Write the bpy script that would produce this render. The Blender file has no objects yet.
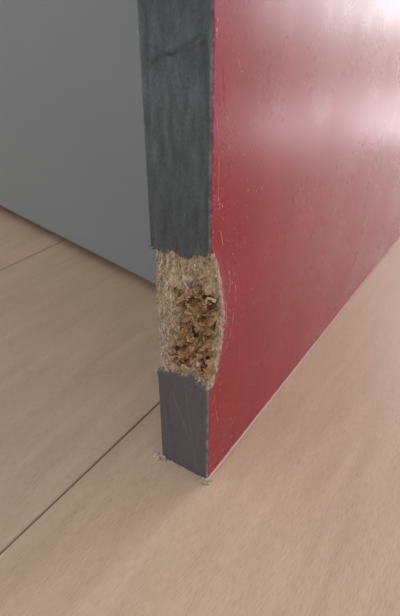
import bpy, math, random, bmesh
from mathutils import Vector, Matrix, noise
random.seed(7)
sc=bpy.context.scene
sc.view_settings.view_transform='Standard'
H=0.144; TH=math.radians(32); F=500.0
# world frame: X runs along the red face into the room, Y across board thickness, Z up. board corner at origin
fx,fy=0.834,0.5517
CAM=Vector((-0.685*H,-0.432*H,H))
fwd=Vector((fx*math.cos(TH),fy*math.cos(TH),-math.sin(TH)))
right=Vector((fy,-fx,0)); upv=right.cross(fwd)
def ray(u,v): return fwd*F+right*(u-200)+upv*(308-v)
def bp(u,v,z=0.0):
    r=ray(u,v); k=(z-CAM.z)/r.z; return CAM+r*k
def bpy_plane(u,v,y=0.0):
    r=ray(u,v); k=(y-CAM.y)/r.y; return CAM+r*k
def bpx_plane(u,v,x=0.0):
    r=ray(u,v); k=(x-CAM.x)/r.x; return CAM+r*k
def lin(c):
    return tuple(((x/255)/12.92 if x/255<0.04045 else ((x/255+0.055)/1.055)**2.4) for x in c)
def lin4(c): return lin(c)+(1,)
def fbm(x,y,z=0,o=4):
    return noise.fractal(Vector((x,y,z)),1.0,2.0,o)
def sm(a,b,x):
    t=max(0,min(1,(x-a)/(b-a))); return t*t*(3-2*t)

# ---------- material helpers
def newmat(name):
    m=bpy.data.materials.new(name); m.use_nodes=True
    nt=m.node_tree; b=nt.nodes['Principled BSDF']; return m,nt,b
def N(nt,t,**k):
    n=nt.nodes.new(t)
    for a,v in k.items(): setattr(n,a,v)
    return n
def coords(nt,scale,rot=(0,0,0)):
    tc=N(nt,'ShaderNodeTexCoord'); mp=N(nt,'ShaderNodeMapping')
    mp.inputs['Scale'].default_value=scale; mp.inputs['Rotation'].default_value=rot
    nt.links.new(tc.outputs['Object'],mp.inputs['Vector']); return mp.outputs['Vector']
def noise_n(nt,vec,scale,detail=4,rough=.55,dist=0):
    n=N(nt,'ShaderNodeTexNoise'); n.inputs['Scale'].default_value=scale
    n.inputs['Detail'].default_value=detail; n.inputs['Roughness'].default_value=rough; n.inputs['Distortion'].default_value=dist
    nt.links.new(vec,n.inputs['Vector']); return n.outputs['Fac']
def ramp(nt,fac,stops):
    r=N(nt,'ShaderNodeValToRGB'); e=r.color_ramp.elements
    e[0].position=stops[0][0]; e[0].color=stops[0][1]
    e[1].position=stops[-1][0]; e[1].color=stops[-1][1]
    for p,c in stops[1:-1]:
        x=e.new(p); x.color=c
    nt.links.new(fac,r.inputs['Fac']); return r.outputs['Color']
def mix(nt,mode,fac,a,b):
    m=N(nt,'ShaderNodeMix'); m.data_type='RGBA'; m.blend_type=mode
    for s,v in ((m.inputs[0],fac),(m.inputs[6],a),(m.inputs[7],b)):
        if isinstance(v,(int,float,tuple)): s.default_value=v
        else: nt.links.new(v,s)
    return m.outputs[2]
def bump(nt,b,h,strength,dist):
    n=N(nt,'ShaderNodeBump'); n.inputs['Strength'].default_value=strength; n.inputs['Distance'].default_value=dist
    nt.links.new(h,n.inputs['Height']); nt.links.new(n.outputs['Normal'],b.inputs['Normal'])
g=lambda v:(v,v,v,1)

# red laminate
m_red,nt,b=newmat('red_laminate')
v=coords(nt,(1,1,1))
n1=noise_n(nt,v,35,4)
c=ramp(nt,n1,[(.3,lin4((146,6,36))),(.7,lin4((160,12,46)))])
nt.links.new(c,b.inputs['Base Color'])
n2=noise_n(nt,v,26,6,.65)
r=ramp(nt,n2,[(.3,g(.23)),(.7,g(.33))]); nt.links.new(r,b.inputs['Roughness'])
n3=noise_n(nt,v,22,2,.5); bump(nt,b,n3,.22,.0012)
b.inputs['Specular IOR Level'].default_value=.58
# vertex colour materials
def vcmat(name,rough,bscale,bstr,bdist,stretch=(1,1,1),var=.25):
    m,nt,b=newmat(name)
    a=N(nt,'ShaderNodeVertexColor'); a.layer_name='Col'
    v=coords(nt,stretch); n=noise_n(nt,v,bscale,5,.65)
    k=ramp(nt,n,[(.3,g(1-var)),(.7,g(1+var))])
    c=mix(nt,'MULTIPLY',1.0,a.outputs['Color'],k)
    nt.links.new(c,b.inputs['Base Color']); b.inputs['Roughness'].default_value=rough
    bump(nt,b,n,bstr,bdist); return m,b
m_band,bb=vcmat('dark_grey_edge_banding',.42,2300,.8,.0002,(1,1,.5),.34)
m_part,_=vcmat('particle_board_core',.9,1500,.8,.0003,(1,1,.6),.35)
_.inputs['Specular IOR Level'].default_value=.15
m_flake,bf=vcmat('wood_flakes',.85,2500,.4,.0001,(1,1,.5),.2)
m_side,nt,b=newmat('grey_laminate'); b.inputs['Base Color'].default_value=lin4((110,115,118)); b.inputs['Roughness'].default_value=.5

# ---------- damaged board
T=0.1386*H; L=0.62; HT=0.72
z_tr=.606*H; z_tl=.583*H; z_br=.290*H; z_bl=.282*H
def ell(z):
    c=(z_tr+z_br)/2-.0005; h=(z_tr-z_br)/2+.001
    q=1-((z-c)/h)**2
    if q<=0: return 0
    return q**.85*(1+.16*fbm(z*150,4))
def ellw(z): # smooth swelling of the laminate around the break
    c=(z_tr+z_br)/2-.0005; h=(z_tr-z_br)/2+.008
    q=1-((z-c)/h)**2
    return q*q if q>0 else 0
def chipm(s,z):
    k=s/T
    up=z_tr+(z_tl-z_tr)*k+.0026*noise.noise(Vector((s*210,3,1)))+.0009*fbm(s*700,7,1)-.0012*math.sin(k*3.1)
    lo=z_br+(z_bl-z_br)*k+.0024*noise.noise(Vector((s*230,9,4)))+.0009*fbm(s*700,2,8)+.0018*math.sin(k*3.1)
    return sm(lo-.00035,lo+.00035,z)*(1-sm(up-.00035,up+.00035,z)), up, lo
def pitf(s,zz):
    w=.0018*math.sin(zz*9)
    return sm(.0002,.0022,s)*(1-sm(.0085+w,.0145+w,s))*sm(.0,.14,zz)*(1-sm(.62,.84,zz))
def depth(s,z):
    m,up,lo=chipm(s,z)
    e=min(s,T-s)
    rnd=.0005*max(0,1-e/.0009)**2
    base=rnd+.00008*fbm(s*900,z*90,3)+ (.00026*max(0,fbm(1,z*500,9)) if s<.0006 else 0)
    # banding lifts slightly near the break
    base-=.0007*(1-sm(0,.0035,z-up) if z>up else (1-sm(0,.003,lo-z)))*max(0,.3+noise.noise(Vector((s*260,z*40,12)))) if (z>=up or z<=lo) else 0
    if m<=0: return base,m
    ls=1-sm(.0005,.0145,s)
    b=.0008+.0054*ell(z)*ls
    zz=(z-lo)/(up-lo)
    pit=pitf(s,zz)
    n=fbm(s*230,z*170,2,6)
    sw=Vector((s*520+.9*noise.noise(Vector((s*500,z*500,1))),z*380+.9*noise.noise(Vector((s*500,z*500,9))),2))
    cell=noise.cell(sw)
    amp=.0007+.0016*pit
    if s<.001: amp*=.3
    d=b+pit*.0005+n*amp+(cell-.5)*(.0005+.0022*pit)*(0.15 if s<.001 else 1)
    d+=.0004*noise.noise(Vector((s*2500,z*500,5)))
    d+=.0026*sm(T-.004,T,s)**2
    d-=.0008*math.sin(max(0,min(1,zz))*3.14)*sm(.004,.010,s)*(1-sm(.015,T,s))
    return base*(1-m)+max(d,-.0006)*m,m
S0=84
ss=[T*i/S0 for i in range(S0+1)]
zs=[]; z=0
while z<.165: zs.append(z); z+=.0003
while z<HT: zs.append(z); z+=.02
zs.append(HT)
verts=[];cols=[];faces=[];mats=[]
def seg(u1,v1,u2,v2,w,dk):
    a=bpx_plane(u1,v1);c=bpx_plane(u2,v2); return (a.y,a.z,c.y,c.z,w,dk)
segs=[seg(152,62,200,36,.0007,.5),seg(168,54,206,44,.0006,.6),seg(146,46,176,56,.0005,.7),
      seg(206,40,209,150,.0012,.6),seg(172,392,190,440,.0006,1.35),seg(185,385,196,470,.0006,1.3),seg(166,400,176,455,.0005,.75),
      seg(180,74,192,110,.0005,.8),seg(150,70,156,240,.0009,1.3)]
def sd(y,z,s):
    w=.0006*noise.noise(Vector((y*250,z*250,3))); y+=w; z+=w
    ax,ay,bx,by=s[:4]; dx,dy=bx-ax,by-ay; t=max(0,min(1,((y-ax)*dx+(z-ay)*dy)/(dx*dx+dy*dy)))
    return math.hypot(y-ax-dx*t,z-ay-dy*t)
cd=lin((64,72,76)); cu=lin((92,102,105)); cl=lin((92,88,96))
tan=lin((200,178,152)); pale=lin((222,204,182)); brn=lin((152,116,80)); dkb=lin((80,56,38)); orange=lin((192,152,110))
def L3(a,b,k): return tuple(a[i]+(b[i]-a[i])*k for i in range(3))
def color(s,z,d,m,up,lo):
    if m>.5:
        zz=(z-lo)/(up-lo)
        pit=pitf(s,zz)
        n=.5+.7*fbm(s*700,z*200,11,4); n=max(0,min(1,n))
        a=L3(lin((166,142,120)),pale,n)
        n2=max(0,min(1,.5+.9*fbm(s*600,z*500,19,4)))
        c=L3(brn,orange,n2); c=L3(c,dkb,sm(.6,.85,.5+.9*fbm(s*300,z*230,31,3)))
        c=L3(a,c,min(1,pit*1.0+.2*n2))
        if s<.0009: c=L3(c,pale,.8)
        return c
    k=.5+.75*fbm(s*600,z*140,5,6)
    c=L3(cd,cu,max(0,min(1,k*.8)))
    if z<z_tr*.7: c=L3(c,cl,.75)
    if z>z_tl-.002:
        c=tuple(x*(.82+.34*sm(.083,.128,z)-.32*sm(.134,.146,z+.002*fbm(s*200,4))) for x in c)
    for sg in segs:
        q=sd(s,z,sg)
        if q<sg[4]:
            f=1-q/sg[4]; c=tuple(x*(1+(sg[5]-1)*f) for x in c)
    if s<.0005:
        w=.3+.6*fbm(2,z*260,3)
        c=L3(c,lin((186,160,156)),max(0,min(.9,w if z<z_br else w*.6)))
    if s>T-.0005: c=L3(c,lin((130,130,126)),max(0,min(.6,.3+.6*fbm(4,z*400,3))))
    if m>0 or (lo-.0010<z<lo+.0005) or (up-.0005<z<up+.0009):
        c=L3(c,lin((112,104,98)),max(0,min(.7,.4+.8*fbm(s*900,z*300))))
    return c
SW=.0010
nz=len(zs); ns=len(ss)
D=[[0]*ns for _ in zs]; M=[[0]*ns for _ in zs]
for j,z in enumerate(zs):
    for i,s in enumerate(ss):
        d,m=depth(s,z); D[j][i]=d; M[j][i]=m
        _,up,lo=chipm(s,z)
        yo=0
        if i==0: yo=.00015*fbm(8,z*350,2) if m<=0 else .0001*fbm(8,z*900,2)
        yo-=SW*ellw(z)*max(0,1-s/.005)**2
        if i==ns-1:
            yo=-.0001+.00014*fbm(5,z*700,6)
            if m>0: yo=-.0004*m+.0009*m*fbm(5,z*500,6)
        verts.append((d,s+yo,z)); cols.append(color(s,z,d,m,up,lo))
for j in range(nz-1):
    for i in range(ns-1):
        a=j*ns+i; faces.append((a,a+ns,a+ns+1,a+1))
        mm=(M[j][i]+M[j+1][i+1])/2
        mats.append(2 if mm>.5 else 1)
xs=[0]+[.0004,.0008,.0014,.0022,.0032,.0045,.006,.009,.013,.02,.04,.08,.16,.3,.45,L]
rc=lin((150,20,40))
def sideface(i0,yv,mat,flip):
    start=len(verts); cn=len(xs)-1
    for j,z in enumerate(zs):
        for k in range(1,len(xs)):
            d0=D[j][i0]
            x=d0+(L-d0)*(xs[k]/L) if xs[k]>.013 else d0*(1-sm(0,.013,xs[k]))+xs[k]
            x=max(x,d0+xs[k]*.3) if k<cn else L
            y=yv
            if i0==0:
                y-=SW*ellw(z)*max(0,1-x/.018)**2
                if M[j][0]>.5 and k<5: y-=.00018*(1-k/5)*(1+fbm(z*600,k*.3))
            verts.append((x,y,z)); cols.append(rc)
    for j in range(nz-1):
        for k in range(cn):
            def idx(jj,kk): return jj*ns+i0 if kk==0 else start+jj*cn+kk-1
            q=(idx(j,k),idx(j,k+1),idx(j+1,k+1),idx(j+1,k))
            faces.append(q if not flip else q[::-1])
            # pale torn rim of the laminate beside the break
            mats.append(2 if (i0==0 and M[j][0]>.5 and k<1) else mat)
            if i0==0 and M[j][0]>.5 and k<1: cols[idx(j,1)]=pale
    return start,cn
a0,cn=sideface(0,0.0,0,False)
b0,_=sideface(ns-1,T,3,True)
def corner(st,j): return st+j*cn+cn-1
jt=nz-1
faces.append((corner(a0,0),corner(b0,0),corner(b0,jt),corner(a0,jt))); mats.append(3)
faces.append(tuple([jt*ns+i for i in range(ns)][::-1]+[a0+jt*cn+k for k in range(cn)]+[b0+jt*cn+k for k in range(cn)][::-1])); mats.append(3)
faces.append(tuple([i for i in range(ns)]+[b0+k for k in range(cn)]+[a0+k for k in range(cn)][::-1])); mats.append(3)
def mkobj(name,verts,faces,ml,mats=None,cols=None,smooth=False,parent=None):
    me=bpy.data.meshes.new(name); me.from_pydata([tuple(v) for v in verts],[],faces)
    for m in ml: me.materials.append(m)
    if mats: me.polygons.foreach_set('material_index',mats)
    if cols:
        ca=me.color_attributes.new('Col','FLOAT_COLOR','POINT')
        flat=[]
        for c in cols: flat+= [max(0,c[0]),max(0,c[1]),max(0,c[2]),1]
        ca.data.foreach_set('color',flat)
    if smooth: me.polygons.foreach_set('use_smooth',[True]*len(me.polygons))
    me.update(); o=bpy.data.objects.new(name,me); sc.collection.objects.link(o)
    if parent: o.parent=parent
    return o
root=bpy.data.objects.new('damaged_laminate_side_panel',None); sc.collection.objects.link(root)
board=mkobj('board',verts,faces,[m_red,m_band,m_part,m_side],mats,cols,False,root)
board.data.polygons.foreach_set('use_smooth',[mats[i] in (0,1) for i in range(len(mats))])

# wood flakes inside the break
FV=[];FF=[];FC=[]
def flake(p,ax,side,l,w,t,col,bend=0):
    nrm=ax.cross(side).normalized(); side=nrm.cross(ax).normalized()
    st=len(FV)
    for k in range(4):
        f=k/3-.5; ww=w*(1-.7*abs(f)*random.uniform(.6,1.3)); c=p+ax*(l*f)+nrm*(bend*l*(f*f*4))
        for sx,sn in((-1,-1),(1,-1),(1,1),(-1,1)):
            FV.append(c+side*(ww*.5*sx)+nrm*(t*.5*sn)); FC.append(col)
    for k in range(3):
        a=st+k*4
        for q in range(4):
            FF.append((a+q,a+(q+1)%4,a+4+(q+1)%4,a+4+q))
    FF.append((st+3,st+2,st+1,st)); FF.append((st+12,st+13,st+14,st+15))
def rv(): return Vector((random.uniform(-1,1),random.uniform(-1,1),random.uniform(-1,1))).normalized()
cnt=0
while cnt<2200:
    s=random.uniform(-.0004,T-.0003); z=random.uniform(z_bl,z_tr)
    d,m=depth(max(s,0),z)
    if m<.95: continue
    _,up,lo=chipm(s,z); zz=(z-lo)/(up-lo)
    pit=pitf(max(s,0),zz)
    if pit>.4:
        big=random.random()<.05
        ax=(rv()+Vector((-.1,.3,.1))).normalized(); l=random.uniform(.0016,.0030) if big else random.uniform(.0005,.0018); w=random.uniform(.0008,.0016) if big else random.uniform(.0002,.0007)
        col=random.choice([brn,orange,tan,orange,lin((132,100,70)),lin((204,172,132)),lin((172,138,102)),tan])
    else:
        ax=(rv()*.6+Vector((0,.15,random.choice((-1,1))))).normalized(); l=random.uniform(.0006,.0024); w=random.uniform(.00012,.0005)
        col=random.choice([tan,pale,lin((188,162,136)),lin((164,140,118)),lin((226,212,194))])
    k=random.uniform(.75,1.1); col=tuple(x*k for x in col)
    flake(Vector((d-random.uniform(-.0003,.0003),s,z)),ax,rv(),l,w,random.uniform(.0001,.0005 if pit>.4 else .0002),col,random.uniform(-.15,.15)); cnt+=1
for i in range(760):
    r_=random.random()
    if r_<.40:
        z=random.uniform(z_bl-.001,z_tl+.001); s=T-random.uniform(.0001,.0012); ax=Vector((random.uniform(-.7,.3),random.uniform(.0,1),random.uniform(-1,1)))
        col=random.choice([pale,tan,lin((150,130,112))]); l=random.uniform(.0006,.0022)
    elif r_<.66:
        z=random.uniform(z_br,z_tr); s=random.uniform(-.0003,.0003)-SW*ellw(z); ax=Vector((random.uniform(-.8,.2),random.uniform(-.5,.2),random.uniform(-1,1)))
        col=random.choice([lin((222,208,192)),lin((208,184,162)),pale,lin((200,120,120))]); l=random.uniform(.0006,.0018)
    else:
        s=random.uniform(0,T); _,up,lo=chipm(s,.06); z=up-.0002 if random.random()<.6 else lo+.0003
        ax=Vector((random.uniform(-.5,.3),random.uniform(-.4,.4),random.uniform(-1,1))); col=random.choice([pale,tan,lin((110,104,98))]); l=random.uniform(.0006,.0022)
    d,m=depth(min(max(s,0),T),z)
    flake(Vector((d-.0001,s,z)),ax.normalized(),rv(),l,random.uniform(.00006,.0002),.00006,col,random.uniform(-.3,.3))
for i in range(70):
    z=random.uniform(0.01,.14)
    flake(Vector((.0003,T-.0001,z)),Vector((random.uniform(-.5,.3),random.uniform(.2,1),random.uniform(-1,1))).normalized(),rv(),random.uniform(.0004,.001),.00008,.00005,random.choice([lin((120,120,118)),tan]))
mkobj('splintered_wood_flakes',FV,FF,[m_flake],None,FC,False,root)

# specks and scratches on the red face
FV=[];FF=[];FC=[]
pk=lin((212,136,144)); wh=lin((232,190,190))
def ysurf(x,z): return -SW*ellw(z)*max(0,1-x/.018)**2-.00002
for i in range(800):
    x=.0003+random.expovariate(1/.012); z=random.gauss(.10,.035) if random.random()<.6 else random.uniform(0,.16)
    if x>.12 or z<.001 or z>.2: continue
    if x<.008 and z_br<z<z_tr: continue
    l=random.uniform(.00014,.00042)*(1.7 if random.random()<.1 else 1)
    ax=Vector((random.uniform(-.5,.5),0,1)).normalized()
    flake(Vector((x,ysurf(x,z),z)),ax,Vector((1,0,0)),l,l*random.uniform(.3,.8),.00004,random.choice([pk,pk,wh]))
for i in range(140):
    x=random.uniform(0,.16); z=abs(random.gauss(0,.004))+.0008; l=random.uniform(.00013,.00035)
    flake(Vector((x,ysurf(x,z),z)),Vector((.3,0,1)).normalized(),Vector((1,0,0)),l,l*.6,.00004,random.choice([pk,wh]))
def scr(pts,w,col=pk):
    P=[bpy_plane(*p) for p in pts]
    for a,b_ in zip(P,P[1:]):
        n_=6
        for k in range(n_):
            if random.random()<.3: continue
            p=a.lerp(b_,(k+.5)/n_)
            flake(Vector((p.x,ysurf(p.x,p.z),p.z)),(b_-a).normalized(),Vector((1,0,0)),(b_-a).length/n_*1.1,w*random.uniform(.4,1.),.00004,col)
scr([(227,262),(230,278),(229,292)],.0002,wh)
scr([(234,272),(236,296),(231,330),(225,352)],.00018,wh)
scr([(219,222),(223,246)],.0002,wh)
scr([(238,60),(242,72),(240,78)],.00028,wh)
scr([(222,55),(226,120)],.00014)
scr([(216,90),(219,170),(218,205)],.00018,wh)
scr([(270,60),(268,95)],.00012); scr([(226,300),(225,340)],.00016,wh)
scr([(214,395),(218,425),(216,440)],.00016)
scr([(240,345),(238,378)],.00014); scr([(252,180),(262,205)],.00012); scr([(228,140),(233,170)],.00015,wh)
mkobj('scuffs_and_specks',FV,FF,[m_flake],None,FC,False,root)
# pale bead where red face meets the floor
V=[];Fc=[]; C=[]
nb=160
for k in range(nb+1):
    x=-.0003+(L+.0003)*(k/nb)**2
    w=.0007*(1+.35*fbm(x*300,1)); h=.0009*(1+.4*fbm(x*260,5))
    V+=[(x,0.0003,.00005),(x,-w,.00005),(x,-w*.55,h*.6),(x,-.00002,h),(x,.0003,h)]
    C+=[lin((204,170,164))]*5
for k in range(nb):
    for q in range(4):
        a=k*5+q; Fc.append((a,a+5,a+6,a+1))
Fc.append((0,1,2,3,4)); Fc.append(tuple(nb*5+q for q in (4,3,2,1,0)))
mkobj('base_bead',V,Fc,[m_flake],None,C,True,root)

# crumbs at base
FV=[];FF=[];FC=[]
def crumb(p,r):
    st=len(FV)
    bm=bmesh.new(); bmesh.ops.create_icosphere(bm,subdivisions=2,radius=1)
    off=rv()*10; sx,sy,sz=random.uniform(.6,1.3),random.uniform(.6,1.3),random.uniform(.4,.8)
    c=random.choice([pale,tan,lin((195,180,166)),lin((170,150,130))])
    for v_ in bm.verts:
        k=r*(1+.6*noise.noise(v_.co*1.6+off)); FV.append(Vector((p[0]+v_.co.x*k*sx,p[1]+v_.co.y*k*sy,max(.00003,r*.4+v_.co.z*k*sz)))); FC.append(c)
    for f in bm.faces: FF.append(tuple(st+v_.index for v_ in f.verts))
    bm.free()
p1=bp(205,481); p2=bp(160,457)
for i in range(50):
    crumb((p1.x+random.gauss(0,.0006),p1.y+random.gauss(0,.0010)),random.uniform(.0002,.0009))
for i in range(40):
    crumb((p2.x+random.gauss(0,.0007),p2.y+random.gauss(0,.0011)),random.uniform(.0002,.0007))
for i in range(26):
    crumb((-abs(random.gauss(0,.0006))-.0001,random.uniform(0,T)),random.uniform(.0001,.0003))
mkobj('wood_crumbs',FV,FF,[m_flake],None,FC,True)

# ---------- floor planks
m_fl,nt,b=newmat('beige_wood_floor')
a=N(nt,'ShaderNodeVertexColor'); a.layer_name='Col'
v=coords(nt,(1,7,1)); n1=noise_n(nt,v,22,5,.55,.3)
v2=coords(nt,(1,11,1)); n2=noise_n(nt,v2,300,4,.65)
v3=coords(nt,(1,3.2,1)); n3=noise_n(nt,v3,9,3,.5)
k1=ramp(nt,n1,[(.3,(.90,.885,.865,1)),(.7,g(1.06))]); k2=ramp(nt,n2,[(.32,(.82,.79,.76,1)),(.55,g(1.03))]); k3=ramp(nt,n3,[(.3,(.94,.93,.92,1)),(.7,g(1.05))])
c=mix(nt,'MULTIPLY',1.,a.outputs['Color'],k1); c=mix(nt,'MULTIPLY',1.,c,k2); c=mix(nt,'MULTIPLY',1.,c,k3)
nt.links.new(c,b.inputs['Base Color'])
r=ramp(nt,n1,[(.3,g(.32)),(.7,g(.42))]); nt.links.new(r,b.inputs['Roughness'])
bump(nt,b,n2,.12,.0002)
W=1.071*H; y0=(.696-.432)*H
V=[];Fc=[];C=[]
def plank(xa,xb,ya,yb):
    g_=.00010; bv=.0005; col=lin((209,181,157)); kk=random.uniform(.97,1.03); col=tuple(x*kk for x in col)
    st=len(V)
    for (o,z_) in ((g_,-.012),(g_,-bv),(g_+bv,0)):
        V.extend([(xa+o,ya+o,z_),(xb-o,ya+o,z_),(xb-o,yb-o,z_),(xa+o,yb-o,z_)])
        C.extend([tuple(x*(.55 if z_<0 else .9) for x in col)]*4)
    V.extend([(xa+g_+bv,ya+g_+bv,0),(xb-g_-bv,ya+g_+bv,0),(xb-g_-bv,yb-g_-bv,0),(xa+g_+bv,yb-g_-bv,0)]); C.extend([col]*4)
    for l in (0,4):
        for q in range(4): Fc.append((st+l+q,st+l+(q+1)%4,st+l+4+(q+1)%4,st+l+4+q))
    Fc.append((st+12,st+13,st+14,st+15)); Fc.append((st+3,st+2,st+1,st))
X0,X1=-1.2,3.2
for k in range(-18,11):
    ya=y0+k*W
    off={-1:-.9,0:-.7,1:-.75}.get(k,-.9+random.uniform(-.3,.3))
    xs_=[X0,off,off+1.8,off+3.0,X1] if k in(-1,0,1) else [X0,off,off+1.2,off+2.4,X1]
    xs_=[x for x in xs_ if X0<=x<=X1]
    for xa,xb in zip(xs_,xs_[1:]):
        if xb-xa>.01: plank(xa,xb,ya,ya+W)
mkobj('floor',V,Fc,[m_fl],None,C)
def box(name,x0,x1,y0_,y1,z0,z1,mat,parent=None):
    V=[(x,y,z) for z in(z0,z1) for x,y in((x0,y0_),(x1,y0_),(x1,y1),(x0,y1))]
    F_=[(3,2,1,0),(4,5,6,7),(0,1,5,4),(1,2,6,5),(2,3,7,6),(3,0,4,7)]
    o=mkobj(name,V,F_,[mat],None,None,False,parent)
    md=o.modifiers.new('b','BEVEL'); md.width=min(.0012,(x1-x0)/4,(z1-z0)/4,(y1-y0_)/4); md.segments=2
    return o

# ---------- grey cabinet
m_g,nt,b=newmat('grey_painted_panel')
v=coords(nt,(1,1,1)); n=noise_n(nt,v,6,3); n2=noise_n(nt,v,900,2)
c=ramp(nt,n,[(.3,lin4((133,139,143))),(.7,lin4((140,146,149)))]); nt.links.new(c,b.inputs['Base Color'])
b.inputs['Roughness'].default_value=.55; bump(nt,b,n2,.1,.0001)
m_d,nt,b=newmat('black_plinth'); b.inputs['Base Color'].default_value=(.012,.012,.013,1)
gz=.007
pa=bp(0,206,gz); pb=bp(157,286,gz)
dr=(pa-pb).normalized()
tt=(pb.y-(T+.008))/dr.y
E=pb-dr*tt; E.z=0
cab=bpy.data.objects.new('grey_cabinet',None); sc.collection.objects.link(cab)
cab.location=E; cab.rotation_euler=(0,0,math.atan2(dr.y,dr.x))
sgn=1 if (Matrix.Rotation(cab.rotation_euler.z,3,'Z')@Vector((0,1,0))).dot(fwd)>0 else -1
def lb(name,x0,x1,d0,d1,z0,z1,mat):
    ya,yb=sorted((sgn*d0,sgn*d1)); return box(name,x0,x1,ya,yb,z0,z1,mat,cab)
lb('door_leaf',0,.8,0,.018,gz,.72,m_g)
lb('carcass',.11,.8,.0185,.30,gz+.004,.72,m_g)
lb('plinth',.115,.79,.045,.29,0,gz+.004,m_d)

# ---------- room: window wall
m_w,nt,b=newmat('white_wall_paint')
v=coords(nt,(1,1,1)); n=noise_n(nt,v,80,3); b.inputs['Base Color'].default_value=lin4((225,220,212)); b.inputs['Roughness'].default_value=.8; bump(nt,b,n,.1,.001)
m_fr,nt,b=newmat('white_window_frame'); b.inputs['Base Color'].default_value=lin4((235,235,235)); b.inputs['Roughness'].default_value=.4
def azdir(a):
    a=math.radians(a); return Vector((fx,fy,0))*math.cos(a)+right*math.sin(a)
Rw=2.3; cdir=azdir(50); side=azdir(140)
wall=bpy.data.objects.new('wall_right',None); sc.collection.objects.link(wall)
wall.location=cdir*Rw; wall.rotation_euler=(0,0,math.atan2(side.y,side.x))
wy=1 if (Matrix.Rotation(wall.rotation_euler.z,3,'Z')@Vector((0,1,0))).dot(cdir)>0 else -1
def wb(name,x0,x1,z0,z1,mat,d0=0,d1=.1,par=wall):
    ya,yb=sorted((wy*d0,wy*d1)); return box(name,x0,x1,ya,yb,z0,z1,mat,par)
wx0,wx1=-.9,.45; wz1=2.0
wb('wall_left_part',-1.6,wx0,-.012,2.4,m_w); wb('wall_right_part',wx1,1.5,-.012,2.4,m_w)
wb('wall_head',wx0,wx1,wz1,2.4,m_w)
win=bpy.data.objects.new('window_1',None); sc.collection.objects.link(win); win.location=wall.location; win.rotation_euler=wall.rotation_euler
for nm,a_,b_,c_,d_ in (('frame_bottom',wx0,wx1,-.012,.03),('frame_head',wx0,wx1,wz1-.05,wz1),('frame_jamb_1',wx0,wx0+.05,.03,wz1-.05),('frame_jamb_2',wx1-.05,wx1,.03,wz1-.05),('mullion',-.03,.03,.03,wz1-.05)):
    wb(nm,a_,b_,c_,d_,m_fr,.02,.08,win)
def area(name,loc,target,sx,sy,power,col):
    l=bpy.data.lights.new(name,'AREA'); l.shape='RECTANGLE'; l.size=sx; l.size_y=sy; l.energy=power; l.color=col
    o=bpy.data.objects.new(name,l); sc.collection.objects.link(o); o.location=loc
    o.rotation_euler=(target-loc).to_track_quat('-Z','Y').to_euler(); return o
cx=(wx0+wx1)/2
loc=cdir*(Rw+.15)+side*cx+Vector((0,0,1.0))
area('daylight',loc,loc-cdir,1.4,2.0,46,(.94,.96,1.0))
# added spots: brighten out-of-frame floor so the red face reflects a sheen
def refl(u,v):
    p=bpy_plane(u,v); d=(p-CAM).normalized(); d.y=-d.y
    return p+d*(p.z/-d.z)
def sheen_spot(u,v,rad,power,el=42):
    t=refl(u,v); hd=cdir
    dd=(hd*math.cos(math.radians(el))+Vector((0,0,math.sin(math.radians(el))))); dist=5
    l=bpy.data.lights.new('added_sheen_spot','SPOT'); l.energy=power; l.color=(.70,.79,1.0); l.spot_size=2*math.atan(rad/dist); l.spot_blend=.7; l.shadow_soft_size=.03
    o=bpy.data.objects.new('added_sheen_spot',l); sc.collection.objects.link(o); o.location=t+dd*dist
    o.rotation_euler=(-dd).to_track_quat('-Z','Y').to_euler()
sheen_spot(312,125,.12,10500)
sheen_spot(394,110,.15,4500)
w=bpy.data.worlds.new('World'); sc.world=w; w.use_nodes=True
bg=w.node_tree.nodes['Background']; bg.inputs['Color'].default_value=(.985,.985,1,1); bg.inputs['Strength'].default_value=.78

# ---------- camera
cam=bpy.data.cameras.new('camera'); co=bpy.data.objects.new('camera',cam); sc.collection.objects.link(co)
co.location=CAM; R=Matrix((right,upv,-fwd)).transposed(); co.rotation_euler=R.to_euler()
cam.sensor_fit='VERTICAL'; cam.sensor_height=36; cam.lens=F/616*36; cam.clip_start=.005
cam.dof.use_dof=True; cam.dof.focus_distance=(Vector((0,.008,.055))-CAM).dot(fwd); cam.dof.aperture_fstop=32
sc.camera=co
